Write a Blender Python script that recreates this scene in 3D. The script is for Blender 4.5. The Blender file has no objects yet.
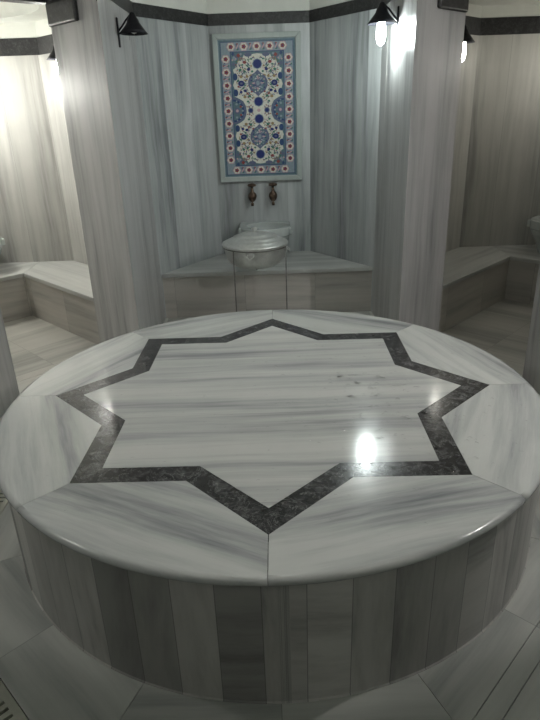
import bpy, bmesh, math, random
from mathutils import Vector, Matrix
random.seed(7)
S = bpy.context.scene
COL = S.collection
PI = math.pi
R2 = math.sqrt(2.0)
FZ = -0.52            # floor level (top of the round platform is z = 0)
BZ = -0.11            # bench top level
TB, TT = 1.855, 1.945  # dark cornice bottom / top in the domed hall
CB, CT = 1.69, 1.82   # same in the side chambers

# ------------------------------------------------------------------ materials
class N:
    def __init__(s, name):
        s.m = bpy.data.materials.new(name); s.m.use_nodes = True
        s.t = s.m.node_tree; s.b = s.t.nodes['Principled BSDF']
    def n(s, typ, **kw):
        x = s.t.nodes.new(typ)
        for k, v in kw.items(): setattr(x, k, v)
        return x
    def link(s, a, b): s.t.links.new(a, b)
    def put(s, sock, v):
        if isinstance(v, bpy.types.NodeSocket): s.link(v, sock)
        else: sock.default_value = v
    def math(s, op, a, b=0.0, c=0.0):
        x = s.n('ShaderNodeMath', operation=op)
        s.put(x.inputs[0], a); s.put(x.inputs[1], b); s.put(x.inputs[2], c)
        return x.outputs[0]
    def vec(s, x, y, z=0.0):
        v = s.n('ShaderNodeCombineXYZ')
        s.put(v.inputs[0], x); s.put(v.inputs[1], y); s.put(v.inputs[2], z)
        return v.outputs[0]
    def noise(s, v, scale, detail=3.0, rough=0.5, dist=0.0):
        x = s.n('ShaderNodeTexNoise'); s.put(x.inputs['Vector'], v)
        x.inputs['Scale'].default_value = scale; x.inputs['Detail'].default_value = detail
        x.inputs['Roughness'].default_value = rough; x.inputs['Distortion'].default_value = dist
        return x.outputs[0]
    def white(s, v):
        x = s.n('ShaderNodeTexWhiteNoise', noise_dimensions='3D'); s.put(x.inputs['Vector'], v)
        return x.outputs['Value']
    def ramp(s, f, stops, interp='LINEAR'):
        x = s.n('ShaderNodeValToRGB'); s.put(x.inputs[0], f); e = x.color_ramp.elements
        x.color_ramp.interpolation = interp
        while len(e) > 1: e.remove(e[-1])
        e[0].position = stops[0][0]; e[0].color = (*stops[0][1], 1)
        for p, c in stops[1:]:
            k = e.new(p); k.color = (*c, 1)
        return x.outputs[0]
    def mix(s, f, a, b, mode='MIX'):
        x = s.n('ShaderNodeMix', data_type='RGBA', blend_type=mode)
        s.put(x.inputs[0], f)
        for sock, v in ((x.inputs[6], a), (x.inputs[7], b)):
            if isinstance(v, tuple): v = (*v[:3], 1)
            s.put(sock, v)
        return x.outputs[2]

def g3(v, t=(1, 1, 1)): return (v * t[0], v * t[1], v * t[2])

def marble(name, light, dark, su=0.0, sv=0.0, ou=0.0, ov=0.0, tone=0.18, fine=26.0, broad=5.0,
           rough=0.3, swap=0.0, joint=0.0016, stretch=0.06, jd=0.45, tilt=0.0, bump=0.0, wet=False):
    """streaked marble; UV in metres, U runs across the veins, V along them; su / sv = slab sizes"""
    k = N(name)
    uv = k.n('ShaderNodeUVMap', uv_map='UVMap').outputs[0]
    sp = k.n('ShaderNodeSeparateXYZ'); k.link(uv, sp.inputs[0])
    U, V = sp.outputs[0], sp.outputs[1]
    iu = iv = 0.0; seam = None
    def split(C, w, o):
        q = k.math('DIVIDE', k.math('ADD', C, o), w)
        i = k.math('FLOOR', q); f = k.math('FRACT', q)
        d = k.math('MULTIPLY', k.math('MINIMUM', f, k.math('SUBTRACT', 1.0, f)), w)
        return i, k.math('LESS_THAN', d, joint)
    if su: iu, seam = split(U, su, ou)
    if sv:
        iv, s2 = split(V, sv, ov)
        seam = s2 if seam is None else k.math('MAXIMUM', seam, s2)
    r1 = k.white(k.vec(iu, iv, 1.3)); r2 = k.white(k.vec(iu, iv, 7.7))
    if swap:
        sw = k.math('LESS_THAN', k.white(k.vec(iu, iv, 3.1)), swap)
        A = k.math('ADD', k.math('MULTIPLY', U, k.math('SUBTRACT', 1.0, sw)), k.math('MULTIPLY', V, sw))
        B = k.math('ADD', k.math('MULTIPLY', V, k.math('SUBTRACT', 1.0, sw)), k.math('MULTIPLY', U, sw))
    else: A, B = U, V
    if tilt:
        t = k.math('MULTIPLY', k.math('SUBTRACT', r2, 0.5), tilt)
        A = k.math('ADD', A, k.math('MULTIPLY', B, t))
    wob = k.math('MULTIPLY', k.math('SUBTRACT', k.noise(k.vec(A, B, k.math('MULTIPLY', r1, 9)), 1.7, 1), 0.5), 0.05)
    A = k.math('ADD', A, wob)
    A = k.math('ADD', A, k.math('MULTIPLY', r1, 37.0))
    v = k.vec(A, k.math('MULTIPLY', B, stretch), k.math('MULTIPLY', r2, 11.0))
    nb = k.noise(v, broad, 2, 0.5); nf = k.noise(v, fine, 5, 0.62)
    f = k.math('ADD', k.math('MULTIPLY', nb, 0.62), k.math('MULTIPLY', nf, 0.38))
    mid = tuple((a * 0.62 + b * 0.38) for a, b in zip(light, dark))
    c = k.ramp(f, [(0.34, dark), (0.45, mid), (0.56, light), (0.70, tuple(min(1, x * 1.06) for x in light))])
    cl = k.noise(k.vec(U, V, r2), 3.2, 4, 0.6)
    tn = k.math('ADD', k.math('SUBTRACT', 1.0, tone / 2), k.math('MULTIPLY', r2, tone))
    tn = k.math('MULTIPLY', tn, k.math('ADD', 0.90, k.math('MULTIPLY', cl, 0.2)))
    c = k.mix(1.0, c, k.vec(tn, tn, tn), 'MULTIPLY')
    if seam is not None:
        c = k.mix(k.math('MULTIPLY', seam, jd), c, (0.09, 0.09, 0.085))
    k.link(c, k.b.inputs['Base Color'])
    rn = k.noise(k.vec(U, V, 0), 9.0, 3)
    if wet:
        sm = k.noise(k.vec(U, V, 4.0), 4.0, 3)
        k.link(k.math('ADD', rough - 0.07, k.math('MULTIPLY', k.math('ADD', rn, sm), 0.07)), k.b.inputs['Roughness'])
    else:
        k.link(k.math('ADD', rough - 0.05, k.math('MULTIPLY', rn, 0.1)), k.b.inputs['Roughness'])
    bp = k.n('ShaderNodeBump'); bp.inputs['Strength'].default_value = 0.025 + bump
    bp.inputs['Distance'].default_value = 0.002
    k.link(k.noise(k.vec(U, V, 2.0), 22.0, 2), bp.inputs['Height'])
    k.link(bp.outputs[0], k.b.inputs['Normal'])
    return k.m

def dark_stone(name, a=0.030, b=0.075, veins=0.22, scale=26.0, rough=0.3):
    k = N(name)
    v = k.n('ShaderNodeTexCoord').outputs['Object']
    n = k.noise(v, scale, 6, 0.7, 0.6)
    c = k.ramp(n, [(0.30, g3(a * 0.6)), (0.50, g3(a, (1, 1, 1.05))), (0.62, g3(b, (1, 1.0, 1.02))), (0.74, g3(veins))])
    v2 = k.noise(v, 9.0, 5, 0.65, 1.8)
    cr = k.math('ABSOLUTE', k.math('SUBTRACT', v2, 0.5))
    vein = k.ramp(cr, [(0.0, g3(1)), (0.007, g3(0.3)), (0.016, g3(0))])
    c = k.mix(k.math('MULTIPLY', vein, 0.55), c, g3(veins * 1.3))
    k.link(c, k.b.inputs['Base Color']); k.b.inputs['Roughness'].default_value = rough
    return k.m

def plain(name, col, rough=0.5, metal=0.0, var=0.12, scale=14.0, emit=None, es=0.0, bump=0.0):
    k = N(name)
    v = k.n('ShaderNodeTexCoord').outputs['Object']
    n = k.noise(v, scale, 4, 0.6)
    c = k.ramp(n, [(0.3, tuple(x * (1 - var) for x in col)), (0.7, tuple(min(1, x * (1 + var)) for x in col))])
    k.link(c, k.b.inputs['Base Color'])
    k.b.inputs['Roughness'].default_value = rough; k.b.inputs['Metallic'].default_value = metal
    if emit:
        k.b.inputs['Emission Color'].default_value = (*emit, 1); k.b.inputs['Emission Strength'].default_value = es
    if bump:
        bp = k.n('ShaderNodeBump'); bp.inputs['Strength'].default_value = bump; bp.inputs['Distance'].default_value = 0.004
        k.link(k.noise(v, scale * 3, 3), bp.inputs['Height']); k.link(bp.outputs[0], k.b.inputs['Normal'])
    return k.m

LT = (0.50, 0.515, 0.505); DK = (0.26, 0.272, 0.272)
M = {}
M['wall'] = marble('wall_marble', (0.42, 0.44, 0.44), (0.17, 0.185, 0.19), su=0.33, ou=0.11, tone=0.30, rough=0.34, jd=0.30)
M['pier'] = marble('pier_marble', (0.43, 0.43, 0.425), (0.20, 0.20, 0.20), su=9.0, ou=4.0, jd=0.0, tone=0.0, rough=0.34)
M['chamber'] = marble('chamber_marble', (0.47, 0.465, 0.435), (0.27, 0.265, 0.25), su=0.37, ou=0.05, tone=0.22, rough=0.36, jd=0.4)
M['bench_side'] = marble('bench_side_marble', (0.44, 0.42, 0.385), (0.24, 0.23, 0.215), sv=0.62, ov=0.2, tone=0.2, rough=0.4, broad=7)
M['bench_top'] = marble('bench_top_marble', (0.50, 0.505, 0.485), (0.31, 0.315, 0.31), su=1.7, ou=0.75, tone=0.04, rough=0.36, broad=9, fine=30, stretch=0.045, jd=0.0)
M['floor'] = marble('floor_marble', (0.52, 0.53, 0.49), (0.26, 0.27, 0.255), sv=0.9, tone=0.15, rough=0.35, broad=4, fine=16)
M['floor_chamber'] = marble('floor_chamber_marble', (0.43, 0.42, 0.385), (0.25, 0.245, 0.225), su=0.42, ou=0.2, sv=0.8, tone=0.2, rough=0.35, broad=4, fine=16)
M['ring'] = marble('platform_rim_marble', (0.52, 0.53, 0.51), (0.19, 0.20, 0.21), su=9.0, ou=1.6, jd=0.0, tone=0.0, rough=0.15, broad=5.0, fine=24, stretch=0.07, wet=True)
M['star'] = marble('platform_star_marble', (0.50, 0.505, 0.485), (0.25, 0.26, 0.265), su=0.62, ou=0.22, tone=0.06, rough=0.12, broad=8, fine=30, stretch=0.045, jd=0.2, wet=True)
M['drum'] = marble('platform_side_marble', (0.46, 0.445, 0.42), (0.23, 0.22, 0.21), su=0.136, ou=0.053, tone=0.75, rough=0.38, swap=0.25, joint=0.0015, stretch=0.15, jd=0.6, tilt=0.3)
M['band'] = dark_stone('star_band_stone', 0.026, 0.075, 0.22, 19, 0.17)
M['trim'] = dark_stone('cornice_stone', 0.014, 0.03, 0.07, 30, 0.45)
M['kurna'] = marble('basin_marble', (0.42, 0.45, 0.44), (0.26, 0.285, 0.28), tone=0.0, rough=0.25, broad=4, fine=15)
M['frame'] = marble('panel_frame_marble', (0.38, 0.42, 0.40), (0.27, 0.305, 0.29), tone=0.0, rough=0.3, broad=4)
M['plaster'] = plain('white_plaster', (0.66, 0.67, 0.62), 0.85, 0, 0.05, 5, bump=0.15)
M['iron'] = plain('black_iron', (0.014, 0.014, 0.018), 0.45, 0.6, 0.3, 40)
M['wire'] = plain('stand_wire', (0.16, 0.155, 0.145), 0.5, 0.4, 0.3, 40)
M['brass'] = plain('aged_brass', (0.11, 0.075, 0.055), 0.38, 0.85, 0.45, 60)
M['alu'] = plain('beaten_aluminium', (0.60, 0.61, 0.59), 0.36, 0.65, 0.1, 30, bump=0.2)
M['grate'] = plain('cream_grate', (0.42, 0.42, 0.35), 0.4, 0, 0.08, 30)
M['void'] = plain('drain_dark', (0.02, 0.02, 0.018), 0.8)
def water_mat():
    k = N('water_drop')
    tr = k.n('ShaderNodeBsdfTransparent'); gl = k.n('ShaderNodeBsdfGlossy'); gl.inputs['Roughness'].default_value = 0.06
    fr = k.n('ShaderNodeFresnel'); fr.inputs['IOR'].default_value = 1.4
    mx = k.n('ShaderNodeMixShader'); k.link(fr.outputs[0], mx.inputs[0]); k.link(tr.outputs[0], mx.inputs[1]); k.link(gl.outputs[0], mx.inputs[2])
    out = k.t.nodes['Material Output']; k.link(mx.outputs[0], out.inputs['Surface'])
    return k.m
M['water'] = water_mat()
def bulb_mat(name, es, col=(0.90, 1.0, 0.98)): return plain(name, (0.9, 0.9, 0.9), 0.4, 0, 0, emit=col, es=es)
M['bulb_bright'] = bulb_mat('lit_bulb_bright', 120)
M['bulb_left'] = bulb_mat('lit_bulb_left', 105, (1.0, 0.99, 0.93))
M['bulb_left_far'] = bulb_mat('lit_bulb_left_far', 330, (1.0, 0.99, 0.93))
M['bulb_right_far'] = bulb_mat('lit_bulb_right_far', 50, (1.0, 0.97, 0.88))
M['bulb_right'] = bulb_mat('lit_bulb_right', 18, (1.0, 0.97, 0.86))
M['bulb_side'] = bulb_mat('lit_bulb_side', 280, (1.0, 0.97, 0.95))
M['bulb_side_weak'] = bulb_mat('lit_bulb_side_weak', 130, (1.0, 0.98, 0.94))
M['bulb_off'] = plain('unlit_bulb', (0.6, 0.6, 0.58), 0.25)
M['globe_dim'] = bulb_mat('lit_globe_dim', 5.5, (1.0, 1.0, 0.95))
M['globe'] = bulb_mat('lit_globe', 10, (0.97, 1.0, 0.95))

# ------------------------------------------------------------------ helpers
def finish(name, bm, mat, parent=None, smooth=False, swap=False, uvfun=None, top=(1, 0), mats=None):
    """box-project UVs in metres unless uvfun gives them; link as ONE mesh object"""
    bmesh.ops.recalc_face_normals(bm, faces=bm.faces)
    L = bm.loops.layers.uv.get('UVMap') or bm.loops.layers.uv.new('UVMap')
    tx, ty = top; tl = math.hypot(tx, ty); tx /= tl; ty /= tl
    for f in bm.faces:
        n = f.normal
        for l in f.loops:
            p = l.vert.co
            if uvfun:
                l[L].uv = uvfun(p, n); continue
            if abs(n.z) > 0.7:                       # veins run along `top`
                u, v = -p.x * ty + p.y * tx, p.x * tx + p.y * ty
            else:
                h = math.hypot(n.x, n.y) or 1
                u, v = (-n.y * p.x + n.x * p.y) / h, p.z
                if swap: u, v = v, u
            l[L].uv = (u, v)
        f.smooth = smooth
    me = bpy.data.meshes.new(name); bm.to_mesh(me); bm.free()
    for m in (mats or [mat]): me.materials.append(m)
    o = bpy.data.objects.new(name, me); COL.objects.link(o)
    if parent: o.parent = parent
    return o

def thing(name, label, cat, loc=(0, 0, 0), rz=0, group=None):
    o = bpy.data.objects.new(name, None); COL.objects.link(o)
    o.empty_display_size = 0.1
    o.location = loc; o.rotation_euler = (0, 0, rz); o['label'] = label; o['category'] = cat
    if group: o['group'] = group
    return o
def structure(o): o['kind'] = 'structure'; return o

def prism(bm, pts, z0, z1, mi=0):
    a = [bm.verts.new((x, y, z0)) for x, y in pts]; b = [bm.verts.new((x, y, z1)) for x, y in pts]
    fs = [bm.faces.new(a), bm.faces.new(b)]
    n = len(pts)
    for i in range(n): fs.append(bm.faces.new((a[i], a[(i + 1) % n], b[(i + 1) % n], b[i])))
    for f in fs: f.material_index = mi
    return bm
def bevel(bm, w, seg=2):
    bmesh.ops.bevel(bm, geom=list(bm.edges), offset=w, segments=seg, profile=0.5, affect='EDGES'); return bm
def box(bm, c, s, rz=0):
    pts = []
    for dx, dy in ((-1, -1), (1, -1), (1, 1), (-1, 1)):
        x, y = dx * s[0] / 2, dy * s[1] / 2
        pts.append((c[0] + x * math.cos(rz) - y * math.sin(rz), c[1] + x * math.sin(rz) + y * math.cos(rz)))
    return prism(bm, pts, c[2] - s[2] / 2, c[2] + s[2] / 2)
def lathe(bm, prof, c=(0, 0, 0), seg=40, axis='Z', closed=False):
    rings = []
    for r, z in prof:
        if r < 1e-6: rings.append([bm.verts.new((c[0], c[1], c[2] + z) if axis == 'Z' else (c[0], c[1] + z, c[2]))]); continue
        ring = []
        for i in range(seg):
            a = 2 * PI * i / seg
            if axis == 'Z': ring.append(bm.verts.new((c[0] + r * math.cos(a), c[1] + r * math.sin(a), c[2] + z)))
            else: ring.append(bm.verts.new((c[0] + r * math.cos(a), c[1] + z, c[2] + r * math.sin(a))))
        rings.append(ring)
    prs = list(zip(rings, rings[1:])) + ([(rings[-1], rings[0])] if closed else [])
    for a, b in prs:
        for i in range(seg):
            j = (i + 1) % seg
            if len(a) == 1 and len(b) == 1: continue
            if len(a) == 1: bm.faces.new((a[0], b[i], b[j]))
            elif len(b) == 1: bm.faces.new((a[i], a[j], b[0]))
            else: bm.faces.new((a[i], a[j], b[j], b[i]))
    return bm
def tube(bm, pts, r, seg=10):
    pts = [Vector(p) for p in pts]; rings = []
    for i, p in enumerate(pts):
        d = (pts[min(i + 1, len(pts) - 1)] - pts[max(i - 1, 0)]).normalized()
        up = Vector((0, 0, 1)) if abs(d.z) < 0.9 else Vector((0, 1, 0))
        a = d.cross(up).normalized(); b = d.cross(a).normalized()
        rings.append([bm.verts.new(p + r * (math.cos(2 * PI * k / seg) * a + math.sin(2 * PI * k / seg) * b)) for k in range(seg)])
    for A, B in zip(rings, rings[1:]):
        for k in range(seg): bm.faces.new((A[k], A[(k + 1) % seg], B[(k + 1) % seg], B[k]))
    bm.faces.new(rings[0]); bm.faces.new(rings[-1])
    return bm
NB = bmesh.new
def uw(u, w, side=-1):
    """chamber frame: u outwards along the 45 degree axis, w towards the north alcove; side -1 left, +1 right"""
    return (side * (u - w) / R2, (u + w) / R2)

# ------------------------------------------------------------------ the room
def slab_wall(name, p0, p1, z0, z1, t, mat, inside, rim=0.0):
    """wall panel from p0 to p1 whose inner face is the p0-p1 line; thickness goes away from `inside`"""
    p0, p1, c = Vector(p0), Vector(p1), Vector(inside)
    d = (p1 - p0).normalized(); n = Vector((-d.y, d.x))
    if n.dot(c - p0) > 0: n = -n
    q0, q1 = p0 - n * rim, p1 - n * rim
    r0, r1 = p0 + n * t, p1 + n * t
    bm = prism(NB(), [tuple(q0), tuple(q1), tuple(r1), tuple(r0)], z0, z1)
    return structure(finish(name, bm, mat))

LXY = dict(b=(0.93, 1.53), c=(0.93, 2.60), e=(0.435, 3.32))
UPZ = 2.75
for sd, nm in ((-1, 'left'), (1, 'right')):
    CB, CT = (1.675, 1.807) if sd < 0 else (1.705, 1.835)
    b = (sd * 0.93, 1.53); c = (sd * 0.93, 2.60); e = (sd * 0.435, 3.32)
    Jp = uw(2.333, 0.424, sd); Sp = uw(2.333, 0.97, sd)
    pier = [b, c, Sp, Jp]
    structure(finish('wall_%s_pier' % nm, prism(NB(), pier, FZ, TB), M['pier']))
    structure(finish('wall_%s_pier_upper' % nm, prism(NB(), pier, TT, UPZ), M['plaster']))
    # cornice around the pier (stands 6 mm proud)
    k = 0.006
    bm = prism(NB(), [(b[0] - sd * k, b[1] - k * 1.6), (c[0] - sd * k, c[1]), Sp, (Jp[0] , Jp[1]), uw(2.333, 0.424 - k, sd)], TB, TT)
    structure(finish('trim_%s_pier' % nm, bm, M['trim']))
    # corbel under the lintel end
    bm = NB()
    prism(bm, [uw(1.96, 0.4235, sd), uw(2.31, 0.4235, sd), uw(2.31, 0.392, sd), uw(1.96, 0.392, sd)], 1.72, TB)
    bevel(bm, 0.012, 3)
    structure(finish('trim_%s_corbel' % nm, bm, M['trim']))
    # alcove side wall
    slab_wall('wall_%s_alcove' % nm, c, e, FZ, TB, 0.05, M['wall'], (0, 2.8))
    slab_wall('wall_%s_alcove_upper' % nm, c, e, TT, UPZ, 0.05, M['plaster'], (0, 2.8))
    slab_wall('trim_%s_alcove' % nm, c, e, TB, TT, 0.05, M['trim'], (0, 2.8), rim=0.006)
    # chamber walls
    pts = [uw(*q, sd) for q in ((2.333, 0.97), (3.63, 0.97), (4.15, 0.45), (4.15, -0.45), (3.63, -0.97), (2.333, -0.97))]
    cc = uw(3.2, 0, sd)
    for i, (p, q) in enumerate(zip(pts, pts[1:])):
        s = ('inner', 'north', 'back', 'west' if sd < 0 else 'east', 'outer')[i]
        slab_wall('wall_%s_chamber_%s' % (nm, s), p, q, FZ, CB, 0.05, M['chamber'], cc)
        slab_wall('trim_%s_chamber_%s' % (nm, s), p, q, CB, CT, 0.05, M['trim'], cc, rim=0.006)
        slab_wall('wall_%s_chamber_%s_upper' % (nm, s), p, q, CT, 2.05, 0.05, M['plaster'], cc)
    # far pier beside the chamber mouth
    K = uw(1.984, -0.40, sd); K2 = uw(2.333, -0.40, sd); S2 = uw(2.333, -0.97, sd)
    fp = [K, (sd * 1.686, 0.65), (sd * 2.336, 0.65), S2, K2]
    structure(finish('wall_%s_far_pier' % nm, prism(NB(), fp, FZ, TB), M['pier']))
    structure(finish('trim_%s_far_pier' % nm, prism(NB(), fp, TB, TT), M['trim']))
    structure(finish('wall_%s_far_pier_upper' % nm, prism(NB(), fp, TT, UPZ), M['plaster']))
    # lintel over the chamber mouth
    lt = [uw(2.333, 0.424, sd), uw(2.333, -0.40, sd), uw(2.43, -0.40, sd), uw(2.43, 0.424, sd)]
    structure(finish('trim_%s_lintel' % nm, prism(NB(), lt, TB + 0.005, TT), M['trim']))
    structure(finish('wall_%s_lintel' % nm, prism(NB(), lt, TT, UPZ), M['plaster']))
    # side eyvan and entrance corridor, behind and beside the camera
    seq = [(sd * 2.336, 0.65), (sd * 2.9, 0.65), (sd * 2.9, -0.65), (sd * 1.686, -0.65), (sd * 1.686, -1.12), (sd * 0.93, -1.90), (sd * 0.93, -4.0)]
    for i, (p, q) in enumerate(zip(seq, seq[1:])):
        s = ('north', 'end', 'south', 'corner', 'diagonal', 'corridor')[i]
        ins = ((sd * 2.4, 0), (sd * 2.4, 0), (sd * 2.4, 0), (0, -0.9), (0, -1), (0, -3))[i]
        slab_wall('wall_%s_eyvan_%s' % (nm, s), p, q, FZ, TB, 0.06, M['wall'], ins)
        slab_wall('trim_%s_eyvan_%s' % (nm, s), p, q, TB, TT, 0.06, M['trim'], ins)
        slab_wall('wall_%s_eyvan_%s_upper' % (nm, s), p, q, TT, UPZ, 0.06, M['plaster'], ins)
    # chamber ceiling: a flat ring that carries a shallow dome
    bm = NB(); n = 48; R = 0.74; outer = []; inner = []
    cx, cy = uw(3.24, 0.0, sd)
    for i in range(n):
        a = 2 * PI * i / n; m = max(abs(math.cos(a - PI / 4)), abs(math.sin(a - PI / 4)))
        rr = 1.02 / m
        outer.append((cx + rr * math.cos(a), cy + rr * math.sin(a))); inner.append((cx + R * math.cos(a), cy + R * math.sin(a)))
    def ring(pts, z): return [bm.verts.new((x, y, z)) for x, y in pts]
    levels = [ring(outer, 1.925), ring(inner, 1.925), ring(inner, 1.955)]
    for q in range(1, 7):
        t = q / 7 * PI / 2
        levels.append([bm.verts.new((cx + R * math.cos(t) * math.cos(2 * PI * i / n), cy + R * math.cos(t) * math.sin(2 * PI * i / n), 1.955 + 0.34 * math.sin(t))) for i in range(n)])
    for A, B in zip(levels, levels[1:]):
        for i in range(n): bm.faces.new((A[i], A[(i + 1) % n], B[(i + 1) % n], B[i]))
    bm.faces.new(levels[-1])
    structure(finish('ceiling_%s_chamber' % nm, bm, M['plaster'], smooth=False))

slab_wall('wall_back', (-0.435, 3.32), (0.435, 3.32), FZ, TB, 0.05, M['wall'], (0, 2.5))
slab_wall('trim_back', (-0.435, 3.32), (0.435, 3.32), TB, TT, 0.05, M['trim'], (0, 2.5), rim=0.006)
slab_wall('wall_back_upper', (-0.435, 3.32), (0.435, 3.32), TT, UPZ, 0.05, M['plaster'], (0, 2.5))
slab_wall('wall_front', (-0.93, -4.0), (0.93, -4.0), FZ, UPZ, 0.06, M['wall'], (0, 0))
bm = NB(); prism(bm, [(-3.1, -4.2), (3.1, -4.2), (3.1, 3.5), (-3.1, 3.5)], UPZ, UPZ + 0.05)
structure(finish('ceiling', bm, M['plaster']))

# floor: base, octagonal rings of slabs with joints at the corners, wedge extensions
fl = structure(finish('floor', prism(NB(), [(-3.4, -4.3), (3.4, -4.3), (3.4, 4.0), (-3.4, 4.0)], FZ - 0.07, FZ - 0.02), M['void']))
T8 = math.tan(PI / 8)
def band_piece(name, k, a0, a1, mat, g=0.0012, z1=FZ, z0=None, ext=None):
    """piece of floor on side k (0 = east, counter-clockwise) between apothems a0 and a1"""
    th = k * PI / 4; c, s = math.cos(th), math.sin(th)
    h0, h1 = (a0 * T8, a1 * T8) if ext is None else (ext, ext)
    P = [(a0 + g, -h0 + g), (a1 - g, -h1 + g), (a1 - g, h1 - g), (a0 + g, h0 - g)]
    pts = [(x * c - y * s, x * s + y * c) for x, y in P]
    return structure(finish(name, prism(NB(), pts, FZ - 0.02 if z0 is None else z0, z1), mat, top=(-s, c)))
GR = {4: 1.292, 5: 1.40}
for k in range(8):
    a = GR.get(k, 1.287)
    b2 = a + 0.115 if k in GR else 1.352
    band_piece('floor', k, 1.0, a, M['floor'])
    if k not in GR: band_piece('floor', k, a, b2, M['floor'])
    band_piece('floor', k, b2, 2.2, M['floor_chamber'] if k in (1, 3) else M['floor'])
    band_piece('floor', k, 2.2, 4.25, M['floor_chamber'] if k in (1, 3) else M['floor'], ext=0.96)
for k, a in GR.items():      # slotted channel covers
    th = k * PI / 4; c, s = math.cos(th), math.sin(th)
    hw = a * T8 - 0.01
    t = thing('drain_grate', 'cream slotted floor drain cover ' + ('beside the left flank of the round platform' if k == 4 else 'in the bottom left corner'),
              'drain cover', (0, 0, 0), th, 'slotted drain covers in the floor')
    bm = NB()
    w0, w1 = a + 0.002, a + 0.113
    prism(bm, [(w0, -hw), (w0 + 0.026, -hw), (w0 + 0.026, hw), (w0, hw)], FZ - 0.018, FZ)
    prism(bm, [(w1 - 0.026, -hw), (w1, -hw), (w1, hw), (w1 - 0.026, hw)], FZ - 0.018, FZ)
    n = int(2 * hw / 0.0315)
    for i in range(n + 1):
        y = -hw + i * 2 * hw / n
        y0, y1 = max(-hw, y - 0.0095), min(hw, y + 0.0095)
        prism(bm, [(w0 + 0.026, y0), (w1 - 0.026, y0), (w1 - 0.026, y1), (w0 + 0.026, y1)], FZ - 0.012, FZ)
    finish('slotted_cover', bm, M['grate'], t)

# ------------------------------------------------------------------ stone benches
def bench(name, label, base_pts, slabs, tops, loc, group=None, skip=()):
    t = thing(name, label, 'bench', (loc[0], loc[1], FZ), 0, group)
    def loc_pts(P): return [(x - loc[0], y - loc[1]) for x, y in P]
    finish('base', prism(NB(), loc_pts(base_pts), 0.0, BZ - 0.035 - FZ), M['bench_side'], t, swap=True)
    for s, d in zip(slabs, tops):
        bm = prism(NB(), loc_pts(s), BZ - 0.035 - FZ, BZ - FZ); bevel(bm, 0.004, 2)
        finish('seat_slab', bm, M['bench_top'], t, top=d, swap=True)
    return t
g = 0.003
bench('stone_bench', 'low grey marble bench filling the central alcove behind the metal pot', [(-0.925, 2.612), (0.925, 2.612), (0.43, 3.315), (-0.43, 3.315)],
      [[(-0.925, 2.598), (0.925, 2.598), (0.43, 3.317), (-0.43, 3.317)]], [(1, 0)], (0, 2.9))
for sd, lb in ((-1, 'brightly lit marble bench wrapping round the left side chamber'), (1, 'dim marble bench wrapping round the right side chamber')):
    i, o = 0.424, 0.965
    P = [(2.337, i + .012), (2.337, o), (3.628, o), (4.145, .448), (4.145, -.448), (3.628, -o), (2.337, -o), (2.337, -i - .012), (3.562, -i - .012), (3.562, i + .012)]
    base = [uw(u, w, sd) for u, w in P]
    A = [uw(u, w, sd) for u, w in ((2.337, i), (2.337, o), (3.628, o), (3.86, .733), (3.55, i))]
    B = [uw(u, w, sd) for u, w in ((3.552, i), (3.862, .733), (4.145, .448), (4.145, -.448), (3.862, -.733), (3.552, -i))]
    C_ = [uw(u, w, sd) for u, w in ((2.337, -i), (2.337, -o), (3.628, -o), (3.86, -.733), (3.55, -i))]
    bench('stone_bench', lb, base, [A, B, C_], [(sd, 1), (-sd, 1), (sd, 1)], uw(3.9, 0, sd), 'benches round the side chambers')

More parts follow.
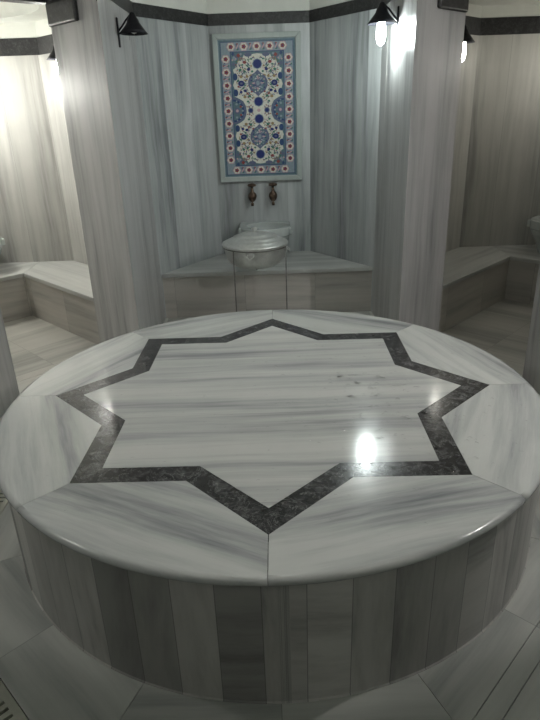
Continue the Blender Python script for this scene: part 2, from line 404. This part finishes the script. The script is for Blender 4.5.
# ------------------------------------------------------------------ the round platform with its eight-pointed star
plat = thing('bathing_platform', 'large round marble platform with a dark eight-pointed star inlaid in its top', 'platform', (0, 0, FZ))
Z = -FZ
ROT = -0.0223
def pol(r, a): return (r * math.cos(a + ROT), r * math.sin(a + ROT))
rat = math.cos(PI / 4) / math.cos(PI / 8)
def star(R): return [pol(R if i % 2 == 0 else R * rat, i * PI / 8) for i in range(16)]
DR = 1.168
bm = lathe(NB(), [(0, 0.0), (DR + 0.004, 0.0), (DR + 0.004, 0.003), (DR, 0.006), (DR, Z - 0.032), (0, Z - 0.032)], seg=216)
bm.verts.ensure_lookup_table()
def druv(p, n):
    a = math.atan2(p.y, p.x) + PI / 2
    if a < 0: a += 2 * PI
    return (a * DR, p.z)
for f in bm.faces: f.smooth = False
drum = finish('base', bm, M['drum'], plat, uvfun=druv)
gp = 0.0011
for k in range(8):
    a0 = k * PI / 4; a1 = a0 + PI / 4
    n = 24; RR = 1.19
    prof = [(1.172, Z), (1.181, Z - 0.0015), (1.188, Z - 0.006), (1.1915, Z - 0.013), (1.1905, Z - 0.021), (1.186, Z - 0.027), (1.178, Z - 0.030), (1.10, Z - 0.031)]
    bm = NB(); cols = []
    for j in range(n + 1):
        t = j / n; ang = a0 + (a1 - a0) * t
        e = gp / 1.19 * (1 - 2 * t)
        cols.append([bm.verts.new((*pol(r, ang + e), z)) for r, z in prof])
    for A, B in zip(cols, cols[1:]):
        for i in range(len(prof) - 1):
            f = bm.faces.new((A[i], B[i], B[i + 1], A[i + 1])); f.smooth = True
    mid = (a0 + a1) / 2
    nt = bm.verts.new((*pol(rat + gp, mid), Z))
    t0 = bm.verts.new((*pol(1.0 + gp, a0 + gp), Z)); t1 = bm.verts.new((*pol(1.0 + gp, a1 - gp), Z))
    tops = [c[0] for c in cols]
    bm.faces.new((nt, t0, tops[0])); bm.faces.new((nt, tops[-1], t1))
    for p, q in zip(tops, tops[1:]): bm.faces.new((nt, p, q))
    # side walls of the slab along the inlay and the joints
    nb = bm.verts.new((*pol(rat + gp, mid), Z - 0.031)); b0 = bm.verts.new((*pol(1.0 + gp, a0 + gp), Z - 0.031)); b1 = bm.verts.new((*pol(1.0 + gp, a1 - gp), Z - 0.031))
    bm.faces.new((nt, t0, b0, nb)); bm.faces.new((nt, t1, b1, nb))
    bm.faces.new([t0] + cols[0] + [b0]); bm.faces.new([t1] + cols[-1] + [b1])
    m = mid + ROT
    tx, ty = -math.sin(m), math.cos(m)
    jit = random.uniform(-0.16, 0.16); ox = k * 3.3
    def ruv(p, n, tx=tx, ty=ty, m=m, jit=jit, ox=ox):
        u = p.x * math.cos(m + jit) + p.y * math.sin(m + jit) + ox; v = -p.x * math.sin(m + jit) + p.y * math.cos(m + jit)
        return (u, v)
    sm = [f.smooth for f in bm.faces]
    o = finish('rim_slab', bm, M['ring'], plat, uvfun=ruv)
    for pgn, s_ in zip(o.data.polygons, sm): pgn.use_smooth = s_
# dark star band, eight mitred V pieces read as one inlay
So, Si = star(1.0), star(0.8721)
bm = NB(); ins = 0.0006
vo = [bm.verts.new((x, y, Z)) for x, y in So]; vi = [bm.verts.new((x, y, Z)) for x, y in Si]
wo = [bm.verts.new((x, y, Z - 0.03)) for x, y in So]; wi = [bm.verts.new((x, y, Z - 0.03)) for x, y in Si]
for i in range(16):
    j = (i + 1) % 16
    bm.faces.new((vo[i], vo[j], vi[j], vi[i])); bm.faces.new((wo[i], wo[j], wi[j], wi[i]))
    bm.faces.new((vo[i], vo[j], wo[j], wo[i])); bm.faces.new((vi[i], vi[j], wi[j], wi[i]))
o = finish('star_inlay', bm, M['band'], plat); o['label'] = 'dark veined stone band forming the star outline'
bm = prism(NB(), star(0.8705), Z - 0.03, Z)
o = finish('star_centre', bm, M['star'], plat, top=(1, 0.0)); o['label'] = 'streaked pale marble inside the star'

# water drops splashed over the right half
bm = NB(); rnd = random.Random(3)
def drop(x, y, r):
    seg = 7; h = r * 0.35
    h = r * 0.55
    base = [bm.verts.new((x + r * math.cos(2 * PI * i / seg), y + r * math.sin(2 * PI * i / seg) * rnd.uniform(.8, 1.1), 0.0003)) for i in range(seg)]
    midr = [bm.verts.new((x + .7 * (b.co.x - x), y + .7 * (b.co.y - y), h * .75)) for b in base]
    top = bm.verts.new((x, y, h))
    for i in range(seg):
        j = (i + 1) % seg
        f = bm.faces.new((base[i], base[j], midr[j], midr[i])); f.smooth = True
        f = bm.faces.new((midr[i], midr[j], top)); f.smooth = True
for i in range(620):
    if i < 460: x, y = rnd.gauss(0.50, 0.28), rnd.gauss(-0.15, 0.40)
    else: x, y = rnd.uniform(-0.9, 1.0), rnd.uniform(-0.9, 0.9)
    if math.hypot(x, y) > 1.14: continue
    drop(x, y, abs(rnd.gauss(0.003, 0.0025)) + 0.002)
for cx, cy in ((0.41, .04), (.47, -.02), (.36, -.09), (.52, .09), (.44, -.2), (.56, -.3), (.33, .12), (.6, .0), (.42, -.46), (.5, -.44)):
    for q in range(3): drop(cx + rnd.uniform(-.02, .02), cy + rnd.uniform(-.006, .006), rnd.uniform(.005, .011))
w = finish('water_drops', bm, M['water']); w['kind'] = 'stuff'; w['label'] = 'clear water drops splashed over the right half of the platform top'; w['category'] = 'water'
for p in w.data.polygons: p.use_smooth = True

# ------------------------------------------------------------------ painted tile panel on the back wall
YB = 3.32
panel = thing('tile_panel', 'tall framed floral tile panel in blue and red on the back wall above the taps', 'tile panel', (-0.024, YB, 0.567))
PW, PH = 0.760, 1.225          # outer frame
fw = 0.044
bm = NB()
def yprism(bm, pts, y0, y1, mi=0):
    a = [bm.verts.new((x, y0, z)) for x, z in pts]; b = [bm.verts.new((x, y1, z)) for x, z in pts]
    fs = [bm.faces.new(a), bm.faces.new(b)]
    for i in range(len(pts)):
        j = (i + 1) % len(pts); fs.append(bm.faces.new((a[i], a[j], b[j], b[i])))
    for f in fs: f.material_index = mi
for m4 in (((-PW/2, 0), (PW/2, 0), (PW/2 - fw, fw), (-PW/2 + fw, fw)), ((-PW/2, PH), (PW/2, PH), (PW/2 - fw, PH - fw), (-PW/2 + fw, PH - fw)),
           ((-PW/2, 0), (-PW/2, PH), (-PW/2 + fw, PH - fw), (-PW/2 + fw, fw)), ((PW/2, 0), (PW/2, PH), (PW/2 - fw, PH - fw), (PW/2 - fw, fw))):
    sub = NB(); yprism(sub, m4, -0.034, -0.001); bevel(sub, 0.004, 2)
    me = bpy.data.meshes.new('tmp'); sub.to_mesh(me); sub.free(); bm.from_mesh(me); bpy.data.meshes.remove(me)
finish('frame', bm, M['frame'], panel)
tile_cols = [('tile_teal', (0.11, 0.175, 0.205)), ('tile_navy', (0.028, 0.04, 0.15)), ('tile_white', (0.62, 0.62, 0.55)), ('tile_red', (0.25, 0.07, 0.07)),
             ('tile_slate', (0.12, 0.14, 0.22)), ('tile_pink', (0.48, 0.34, 0.36)), ('tile_green', (0.06, 0.17, 0.13)), ('tile_paleblue', (0.24, 0.30, 0.34)), ('tile_ochre', (0.30, 0.22, 0.12)), ('tile_blue', (0.04, 0.075, 0.17))]
TM = [plain(n_, c_, 0.18, 0, 0.12, 60) for n_, c_ in tile_cols]
IX = {n_.split('_')[1]: i for i, (n_, _) in enumerate(tile_cols)}
UW_, UH_ = 258.0, 463.0
sx = (PW - 2 * fw) / UW_; sz = (PH - 2 * fw) / UH_
bm = NB()
def P2(x, y): return ((x - UW_ / 2) * sx, fw + (UH_ - y) * sz)
def lay(pts, lv, col):
    vs = [bm.verts.new((P2(x, y)[0], -0.016 - lv * 0.0005, P2(x, y)[1])) for x, y in pts]
    f = bm.faces.new(vs); f.material_index = IX[col]
def disc(x, y, rx, ry, lv, col, n=14, lob=0, amp=0.0, rot=0):
    pts = []
    for i in range(n):
        a = 2 * PI * i / n; r = 1 + amp * math.cos(lob * a)
        dx, dy = rx * r * math.cos(a), ry * r * math.sin(a)
        pts.append((x + dx * math.cos(rot) - dy * math.sin(rot), y + dx * math.sin(rot) + dy * math.cos(rot)))
    lay(pts, lv, col)
def rect(x0, y0, x1, y1, lv, col): lay([(x0, y0), (x1, y0), (x1, y1), (x0, y1)], lv, col)
yprism(bm, [P2(0, 0), P2(UW_, 0), P2(UW_, UH_), P2(0, UH_)], -0.0155, -0.001, IX['teal'])
rect(0, 0, UW_, UH_, 0, 'paleblue')
rect(3, 3, UW_ - 3, UH_ - 3, 1, 'teal')
rect(8, 8, UW_ - 8, UH_ - 8, 2, 'navy')
rect(9.5, 9.5, UW_ - 9.5, UH_ - 9.5, 3, 'paleblue')
rect(39, 39, UW_ - 39, UH_ - 39, 4, 'navy')
rect(41, 41, UW_ - 41, UH_ - 41, 5, 'teal')
# border rosettes with leaves between
rosr = random.Random(5)
def rosette(x, y):
    disc(x, y, 14, 14, 5, 'pink', 24, 6, .08)
    disc(x, y, 11.5, 11.5, 6, 'white', 24, 6, .10); disc(x, y, 7.2, 7.2, 7, 'red', 20, 5, .12); disc(x, y, 2.4, 2.4, 8, 'navy', 8)
def leaf(x, y, l, w, ang, lv, col):
    n = 5; A = []
    for i in range(n + 1):
        t = i / n; A.append((-l / 2 + l * t, w / 2 * math.sin(PI * t)))
    pts = A + [(a, -b) for a, b in A[-2:0:-1]]
    lay([(x + a * math.cos(ang) - b * math.sin(ang), y + a * math.sin(ang) + b * math.cos(ang)) for a, b in pts], lv, col)
xs = [43, 86, 129, 172, 215]
ysd = [62 + i * 42.4 for i in range(9)]
for x in xs:
    for y in (24, UH_ - 24): rosette(x, y)
for y in ysd:
    for x in (24, UW_ - 24): rosette(x, y)
for a, b in zip(xs, xs[1:]):
    for y in (24, UH_ - 24):
        m = (a + b) / 2
        leaf(m, y, 24, 7, 1.1, 5, 'slate'); leaf(m, y, 22, 5, -1.1, 6, 'pink'); disc(m, y - 9, 2.6, 2.6, 7, 'red', 8); disc(m, y + 9, 2.6, 2.6, 7, 'green', 8)
for a, b in zip(ysd, ysd[1:]):
    for x in (24, UW_ - 24):
        m = (a + b) / 2
        leaf(x, m, 22, 6, .45, 5, 'slate'); leaf(x, m, 20, 5, -.45, 6, 'pink'); disc(x - 9, m, 2.6, 2.6, 7, 'red', 8); disc(x + 9, m, 2.6, 2.6, 7, 'green', 8)
# white lobed field
CX, CY = 129.0, 231.5
half = []
ctrl = [(0, 46), (28, 50), (40, 44), (50, 62), (66, 70), (70, 88), (82, 96), (76, 122), (84, 146), (76, 170), (80, 184), (64, 192), (52, 200), (44, 216), (42, 231.5)]
for x, y in ctrl: half.append((CX + x, y))
right = half + [(x, 463 - y) for x, y in half[-2::-1]]
left = [(2 * CX - x, y) for x, y in right]
fld = right + left[-2:0:-1]
lay(fld, 6, 'white')
# spandrel ornament on the teal
for sx_ in (-1, 1):
    for sy_ in (-1, 1):
        for dx, dy, r, cl in ((74, 172, 8, 'paleblue'), (62, 180, 6, 'red'), (80, 152, 6, 'slate'), (54, 184, 4, 'paleblue'), (80, 185, 5, 'blue'), (68, 160, 4, 'green'), (82, 166, 3, 'pink')):
            disc(CX + sx_ * dx, CY + sy_ * dy, r, r, 6, cl, 12, 4, .15)
        leaf(CX + sx_ * 70, CY + sy_ * 176, 26, 6, sx_ * sy_ * .8, 7, 'slate')
    for rx, ry, lv, cl in ((44, 44, 7, 'slate'), (37, 38, 8, 'blue'), (30, 32, 9, 'teal')):
        lay([(CX + sx_ * (87 - rx * math.sin(PI * i / 16)), CY + ry * math.cos(PI * i / 16)) for i in range(17)], lv, cl)
    for dx, dy, r, cl in ((74, 0, 11, 'slate'), (74, 0, 5, 'pink'), (62, 14, 4, 'red'), (62, -14, 4, 'red'), (76, 22, 4, 'paleblue'), (76, -22, 4, 'paleblue'), (56, 0, 3.5, 'paleblue')):
        disc(CX + sx_ * dx, CY + dy, r, r, 10 if r > 5.5 else 11, cl, 12)
for dy in (-112, -60, 60, 112):
    for sx_ in (-1, 1):
        disc(CX + sx_ * 74, CY + dy, 9, 14, 8, 'white', 14); disc(CX + sx_ * 76, CY + dy, 8, 12, 9, 'blue', 14)
for sy_ in (-1, 1):
    my = CY + sy_ * 90
    lay([(CX + x, my + y) for x, y in ((0, -44), (10, -34), (24, -26), (33, -8), (33, 8), (24, 26), (10, 34), (0, 44), (-10, 34), (-24, 26), (-33, 8), (-33, -8), (-24, -26), (-10, -34))], 7, 'slate')
    disc(CX, my, 25, 30, 8, 'teal', 18, 6, .06); disc(CX, my, 17, 22, 9, 'slate', 16)
    for a in range(8):
        t = a * PI / 4; leaf(CX + 15 * math.cos(t), my + 19 * math.sin(t), 14, 5, t, 10, ('pink', 'paleblue')[a % 2])
    disc(CX, my, 6, 8, 11, 'paleblue', 12)
    for q in range(34):
        t = q * 2.4; rr_ = 0.35 + 0.6 * (q / 34.0)
        disc(CX + 29 * rr_ * math.cos(t), my + 36 * rr_ * math.sin(t), 2.4, 2.4, 9.5, ('paleblue', 'navy', 'pink', 'white')[q % 4], 8)
    for y in (152, 29):
        disc(CX, CY + sy_ * y, 17, 17, 7, 'paleblue', 16, 8, .05); disc(CX, CY + sy_ * y, 14, 14.5, 8, 'navy', 16)
    for sx_ in (-1, 1):
        disc(CX + sx_ * 56, my, 11, 10, 8, 'navy', 14); disc(CX + sx_ * 56, my, 5, 4, 9, 'slate', 10)
        disc(CX + sx_ * 30, CY + sy_ * 182, 13, 7, 8, 'slate', 12)
        for dx, dy, r, cl in ((30, 135, 5.5, 'navy'), (42, 158, 6, 'red'), (44, 128, 4.5, 'green'), (56, 112, 5.5, 'ochre'), (36, 112, 5, 'ochre'), (58, 134, 5, 'green'), (44, 66, 5.5, 'navy'), (58, 62, 5, 'navy'),
                              (30, 48, 5, 'green'), (46, 46, 5.5, 'ochre'), (22, 62, 3.5, 'red'), (18, 128, 4, 'green'), (20, 168, 3.5, 'green'), (66, 80, 4, 'red'), (66, 100, 4, 'green'), (50, 150, 3.5, 'green'), (36, 30, 4, 'green'), (16, 44, 3, 'ochre')):
            disc(CX + sx_ * dx, CY + sy_ * dy, r, r * .9, 8, cl, 10)
        for dx, dy, l, an, cl in ((34, 146, 18, .7, 'green'), (50, 122, 16, -.9, 'slate'), (42, 100, 18, .2, 'ochre'), (50, 74, 18, -.5, 'green'), (36, 56, 16, .8, 'red'), (24, 116, 14, -.5, 'ochre'), (60, 148, 13, 1.2, 'slate'), (44, 84, 12, 0, 'green'), (20, 146, 10, 1.2, 'ochre')):
            leaf(CX + sx_ * dx, CY + sy_ * dy, l, 4.5, an * sx_ * sy_, 9, cl)
disc(CX, CY, 6, 6, 8, 'pink', 10)
for q in range(300):         # small scattered buds and leaves, mirrored about both axes
    x, y = rosr.uniform(8, 72), rosr.uniform(6, 176)
    if ((x / 36) ** 2 + ((y - 90) / 46) ** 2) < 1 or (x > 40 and y < 50) or (x < 18 and (abs(y - 29) < 18 or abs(y - 152) < 18)): continue
    cl = ('green', 'red', 'slate', 'ochre', 'navy', 'pink')[q % 6]; a_ = rosr.uniform(0, PI)
    for u_ in (-1, 1):
        for v_ in (-1, 1): leaf(CX + u_ * x, CY + v_ * y, 8, 3.2, a_ * u_ * v_, 7, cl)
for sx_ in (-1, 1):          # fine arabesques on the teal grounds and in the border
    for q in range(26):
        y = 60 + q * 14.0; disc(CX + sx_ * (105 + 4.5 * math.sin(q * 2.1)), y, 2.2, 2.2, 5.6, ('white', 'navy', 'pink')[q % 3], 8)
    for q in range(7):
        t = -1.2 + q * 0.4; disc(CX + sx_ * (87 - 33 * math.cos(t)), CY + 35 * math.sin(t), 2.6, 2.6, 10, 'paleblue', 8)
for sx_ in (-1, 1): disc(CX + sx_ * 28, CY, 9.5, 9.5, 8, 'slate', 12); disc(CX + sx_ * 28, CY, 6, 6, 9, 'navy', 12)
finish('tile_picture', bm, None, panel, mats=TM)

# ------------------------------------------------------------------ taps
def make_tap(x, label):
    t = thing('wall_tap', label, 'tap', (x, YB, 0.44), 0, 'taps under the tile panel'); t.scale = (1.2, 1.1, 1.1)
    bm = lathe(NB(), [(0, 0), (0.026, 0), (0.026, -0.006), (0.015, -0.012), (0.012, -0.03), (0, -0.03)], axis='Y', seg=20)
    finish('wall_flange', bm, M['brass'], t, smooth=True)
    bm = lathe(NB(), [(0, -0.052), (0.014, -0.048), (0.026, -0.032), (0.033, -0.01), (0.033, 0.008), (0.026, 0.024), (0.014, 0.034), (0.011, 0.05), (0.009, 0.072), (0, 0.072)], c=(0, -0.06, 0), seg=22)
    tube(bm, [(0, -0.02, 0), (0, -0.05, 0)], 0.012)
    finish('body', bm, M['brass'], t, smooth=True)
    bm = tube(NB(), [(0, -0.07, -0.02), (0, -0.088, -0.035), (0, -0.094, -0.055), (0, -0.094, -0.078)], 0.011)
    finish('spout', bm, M['brass'], t, smooth=True)
    bm = lathe(NB(), [(0, 0.0), (0.008, 0.0), (0.014, 0.006), (0.032, 0.010), (0.036, 0.018), (0.030, 0.027), (0.012, 0.034), (0, 0.036)], c=(0, -0.06, 0.070), seg=16)
    for a in range(4):
        th = a * PI / 2 + PI / 4
        lathe(bm, [(0, -0.008), (0.008, 0), (0, 0.008)], c=(0.032 * math.cos(th), -0.06 + 0.032 * math.sin(th), 0.088), seg=8)
    finish('handle', bm, M['brass'], t, smooth=True)
make_tap(-0.115, 'aged brass wall tap, the left one of the pair over the marble basin')
make_tap(0.080, 'aged brass wall tap, the right one of the pair over the marble basin')

# ------------------------------------------------------------------ carved marble basins
def make_basin(label, loc, rz, s=1.0):
    """kurna standing on the bench: straight back, rounded front, round bowl, carved lugs"""
    t = thing('marble_basin', label, 'basin', (loc[0], loc[1], BZ), rz)
    n = 48
    def out(a, k=1.0):
        c_, s_ = math.cos(a), math.sin(a)
        if s_ >= 0: r = min(0.25 / max(abs(c_), 1e-6), 0.205 / max(s_, 1e-6))
        else:
            r = 1 / ((abs(c_) / 0.25) ** 2.6 + (abs(s_) / 0.235) ** 2.6) ** (1 / 2.6)
        return (r * k * c_ * s, r * k * s_ * s)
    H = 0.30
    prof = [(0.62, 0.0), (0.66, 0.03), (0.74, 0.10), (0.92, 0.17), (0.955, 0.20), (0.94, 0.215), (1.0, 0.225), (1.0, H - 0.008), (0.985, H)]
    bm = NB(); rings = []
    for k_, z in prof: rings.append([bm.verts.new((*out(2 * PI * i / n, k_), z)) for i in range(n)])
    inn = [(0.85, H), (0.83, H - 0.006), (0.80, H - 0.08), (0.66, H - 0.16), (0.30, H - 0.20)]
    for k_, z in inn:
        rings.append([bm.verts.new((0.03 * s + 0.205 * k_ / 0.8 * s * math.cos(2 * PI * i / n) , -0.01 + 0.165 * k_ / 0.8 * s * math.sin(2 * PI * i / n), z)) for i in range(n)])
    for A, B in zip(rings, rings[1:]):
        for i in range(n): bm.faces.new((A[i], A[(i + 1) % n], B[(i + 1) % n], B[i]))
    bm.faces.new(rings[0]); bm.faces.new(rings[-1])
    bmesh.ops.bevel(bm, geom=[], offset=0.001)
    finish('bowl', bm, M['kurna'], t)
    for sg in (-1, 1):
        bm = NB()
        box(bm, (sg * 0.236 * s, -0.085 * s, H - 0.045), (0.055 * s, 0.075 * s, 0.07)); bevel(bm, 0.016, 3)
        finish('lug', bm, M['kurna'], t, smooth=True)
    return t
make_basin('pale carved marble basin on the central bench behind the metal pot', (-0.005, 3.12), 0, 0.95)
c_ = uw(3.93, 0.16, 1); make_basin('marble basin on the right chamber bench, cut off by the right edge', c_, -PI / 4)
c_ = uw(3.93, 0.16, -1); make_basin('marble basin on the left chamber bench, cut off by the left edge', c_, PI / 4)

# ------------------------------------------------------------------ aluminium pot on a wire stand
PX, PY = -0.09, 2.305
pot = thing('lidded_pot', 'round dull aluminium pot with a domed lid held on a thin wire stand', 'pot', (PX, PY, 0.035))
bm = lathe(NB(), [(0, -0.025), (0.12, -0.023), (0.165, -0.012), (0.205, 0.012), (0.230, 0.045), (0.243, 0.085), (0.247, 0.12), (0.248, 0.147), (0.262, 0.149), (0.262, 0.156), (0.244, 0.156), (0.238, 0.10), (0.20, 0.03), (0.12, -0.012), (0, -0.015)], seg=64)
finish('pot_body', bm, M['alu'], pot, smooth=True)
bm = lathe(NB(), [(0.25, 0.1565), (0.266, 0.157), (0.269, 0.163), (0.264, 0.171), (0.25, 0.178), (0.228, 0.184), (0.222, 0.192), (0.215, 0.195), (0.205, 0.195), (0.185, 0.207), (0.176, 0.217), (0.168, 0.219), (0.155, 0.218), (0.125, 0.231), (0.118, 0.239), (0.108, 0.240), (0.07, 0.247), (0, 0.251)], seg=64)
lid = finish('lid', bm, M['alu'], pot, smooth=True)
bm = lathe(NB(), [(0.03, 0.248), (0.012, 0.254), (0.011, 0.262), (0.022, 0.270), (0.024, 0.280), (0.014, 0.288), (0, 0.290)], seg=24)
finish('knob', bm, M['alu'], lid, smooth=True)
for ang in (math.radians(-98), math.radians(-8)):
    bm = NB(); r = 0.250; d = Vector((math.cos(ang), math.sin(ang), 0)); s_ = Vector((-d.y, d.x, 0))
    box(bm, tuple(d * (r + 0.004) + Vector((0, 0, 0.118))), (0.012, 0.05, 0.034), ang); bevel(bm, 0.004, 2)
    pts = [d * (r + 0.006) + s_ * 0.026 + Vector((0, 0, 0.125)), d * (r + 0.026) + s_ * 0.028 + Vector((0, 0, 0.112)), d * (r + 0.032) + Vector((0, 0, 0.088)), d * (r + 0.026) - s_ * 0.028 + Vector((0, 0, 0.112)), d * (r + 0.006) - s_ * 0.026 + Vector((0, 0, 0.125))]
    tube(bm, pts, 0.005)
    finish('handle', bm, M['alu'], pot, smooth=True)
stand = thing('wire_stand', 'thin dark wire stand whose two long legs straddle the metal pot', 'stand', (PX, PY, FZ))
ring_r = 0.2565; zr = 0.1790 - FZ
bm = NB(); seg = 64
prof = [(ring_r + 0.0045 * math.cos(2 * PI * q / 8), 0.0045 * math.sin(2 * PI * q / 8)) for q in range(8)]
lathe(bm, prof, c=(0, 0, zr), seg=64, closed=True)
finish('ring', bm, M['wire'], stand, smooth=True)
for a in (-129, -24):
    t_ = math.radians(a); rr = 0.2665
    bm = tube(NB(), [(rr * math.cos(t_), rr * math.sin(t_), zr), (rr * math.cos(t_), rr * math.sin(t_), 0.0)], 0.0048)
    finish('leg', bm, M['wire'], stand, smooth=True)

bm = tube(NB(), [(0, 0.2565, zr), (0, 0.275, zr - 0.05), (0, 0.318, BZ - FZ + 0.02), (0, 0.322, BZ - FZ)], 0.0048)
finish('rear_foot', bm, M['wire'], stand, smooth=True)

# ------------------------------------------------------------------ wall lamps and added fill lamps
def make_lamp(label, wall_pt, nrm, zb, bulb, grp, r=0.095, L=0.15):
    """iron cone shade on a short bracket; zb = height of the shade's lower rim"""
    ang = math.atan2(nrm[1], nrm[0])
    t = thing('wall_lamp', label, 'lamp', (wall_pt[0], wall_pt[1], zb), ang, grp)
    d = r + 0.018
    bm = NB(); prism(bm, [(0.0, -0.012), (0.010, -0.012), (0.010, 0.012), (0.0, 0.012)], -0.075, 0.10); bevel(bm, 0.003, 1)
    finish('bracket', bm, M['iron'], t)
    bm = tube(NB(), [(0.006, 0, 0.02), (0.035, 0, 0.05), (0.065, 0, 0.085), (d - 0.01, 0, 0.115), (d, 0, 0.112)], 0.006)
    tube(bm, [(0.006, 0, 0.0), (0.02, 0, 0.012), (d - 0.055, 0, 0.045)], 0.004)
    finish('arm', bm, M['iron'], t, smooth=True)
    bm = lathe(NB(), [(0.012, 0.125), (0.018, 0.118), (0.028, 0.095), (0.036, 0.085), (0.042, 0.066), (r * 0.75, 0.030), (r, 0.0), (r - 0.004, 0.0), (r * 0.74, 0.026), (0.038, 0.062), (0.024, 0.085), (0, 0.09)], c=(d, 0, 0), seg=32)
    finish('shade', bm, M['iron'], t, smooth=True)
    bm = lathe(NB(), ([(0, 0.075), (0.014, 0.07), (0.014, 0.03), (0.024, 0.0), (0.030, -0.03), (0.030, -L * 0.6), (0.022, -L * 0.88), (0, -L)] if L > 0 else [(0, 0.075), (0.014, 0.07), (0.016, 0.05), (0.026, 0.03), (0.022, 0.01), (0, 0.0)]), c=(d, 0, 0), seg=20)
    finish('bulb', bm, bulb, t, smooth=True)
    return t
G = 'black cone wall lamps'
make_lamp('unlit black cone lamp high on the left pillar, beside the central alcove', (-0.93, 1.99), (1, 0), 1.672, M['bulb_off'], G, L=-0.03, r=0.09)
make_lamp('glaring lit black cone lamp high on the right pillar, beside the central alcove', (0.93, 2.03), (-1, 0), 1.685, M['bulb_bright'], G, L=0.13)
q = uw(3.10, 0.97, -1); make_lamp('lit cone lamp in the left side chamber, half hidden by the left pillar', q, (-1 / R2, -1 / R2), 1.60, M['bulb_left'], G, L=0.13)
q = uw(3.14, 0.97, 1); make_lamp('lit cone lamp in the right side chamber, half hidden by the right pillar', q, (1 / R2, -1 / R2), 1.62, M['bulb_right'], G, L=0.14)
q = uw(4.15, -0.02, -1); make_lamp('lit cone lamp on the end wall of the left side chamber, outside the picture', q, (1 / R2, -1 / R2), 1.50, M['bulb_left_far'], G, L=0.14)  # unseen lamp, added to even out the light in the left chamber
q = uw(4.15, -0.02, 1); make_lamp('lit cone lamp on the end wall of the right side chamber, outside the picture', q, (-1 / R2, -1 / R2), 1.60, M['bulb_right_far'], G, L=0.14)  # no lamp known here; put in to brighten the right chamber
make_lamp('lit cone lamp in the left recess, outside the picture', (-1.98, -0.65), (0, 1), 1.68, M['bulb_side_weak'], G)  # weaker fill added out of view for the left pillar face
make_lamp('lit cone lamp in the right recess, outside the picture', (1.98, -0.65), (0, 1), 1.68, M['bulb_side'], G)  # added out of view to brighten the right pillar jamb
def make_fill_globe(label, loc, mat):
  t = thing('ceiling_lamp', label, 'lamp', loc, 0, 'globe ceiling lamps')
  bm = lathe(NB(), [(0, 0), (0.09, 0), (0.09, -0.03), (0.07, -0.035), (0, -0.035)], seg=28); finish('ceiling_plate', bm, M['iron'], t, smooth=False)
  bm = lathe(NB(), [(0, -0.285)] + [(0.125 * math.sin(PI * i / 12), -0.16 - 0.125 * math.cos(PI * i / 12)) for i in range(1, 12)] + [(0, -0.035)], seg=28)
  finish('globe', bm, mat, t, smooth=True)
make_fill_globe('round white globe lamp on the ceiling over the platform, outside the picture', (0, 0.25, UPZ), M['globe'])  # unseen globe added for broad overhead light on the platform
make_fill_globe('round white globe lamp on the ceiling of the entrance passage, behind the viewer', (0, -3.1, UPZ), M['globe_dim'])  # fill added behind the camera, lifts the drum front and floor

# ------------------------------------------------------------------ camera, world, view
pitch, yaw, roll = 0.4042, -0.0009, -0.0350
cyw, sy = math.cos(yaw), math.sin(yaw); cp, sp = math.cos(pitch), math.sin(pitch)
F = Vector((sy * cp, cyw * cp, -sp)); Rt = Vector((cyw, -sy, 0)); Up = Rt.cross(F)
r2 = math.cos(roll) * Rt + math.sin(roll) * Up; u2 = -math.sin(roll) * Rt + math.cos(roll) * Up
cam = bpy.data.cameras.new('camera'); co = bpy.data.objects.new('camera', cam); COL.objects.link(co)
co.matrix_world = Matrix(((r2.x, u2.x, -F.x, 0.0023), (r2.y, u2.y, -F.y, -2.4477), (r2.z, u2.z, -F.z, 1.1982), (0, 0, 0, 1)))
cam.sensor_fit = 'VERTICAL'; cam.sensor_height = 36.0; cam.lens = 589.9 / 720 * 36.0; cam.clip_start = 0.02
S.camera = co
w = bpy.data.worlds.new('world'); S.world = w; w.use_nodes = True
w.node_tree.nodes['Background'].inputs[0].default_value = (0.6, 0.65, 0.65, 1); w.node_tree.nodes['Background'].inputs[1].default_value = 0.05
S.view_settings.view_transform = 'Standard'; S.view_settings.look = 'None'
S.view_settings.exposure = 1.17; S.view_settings.gamma = 1.0
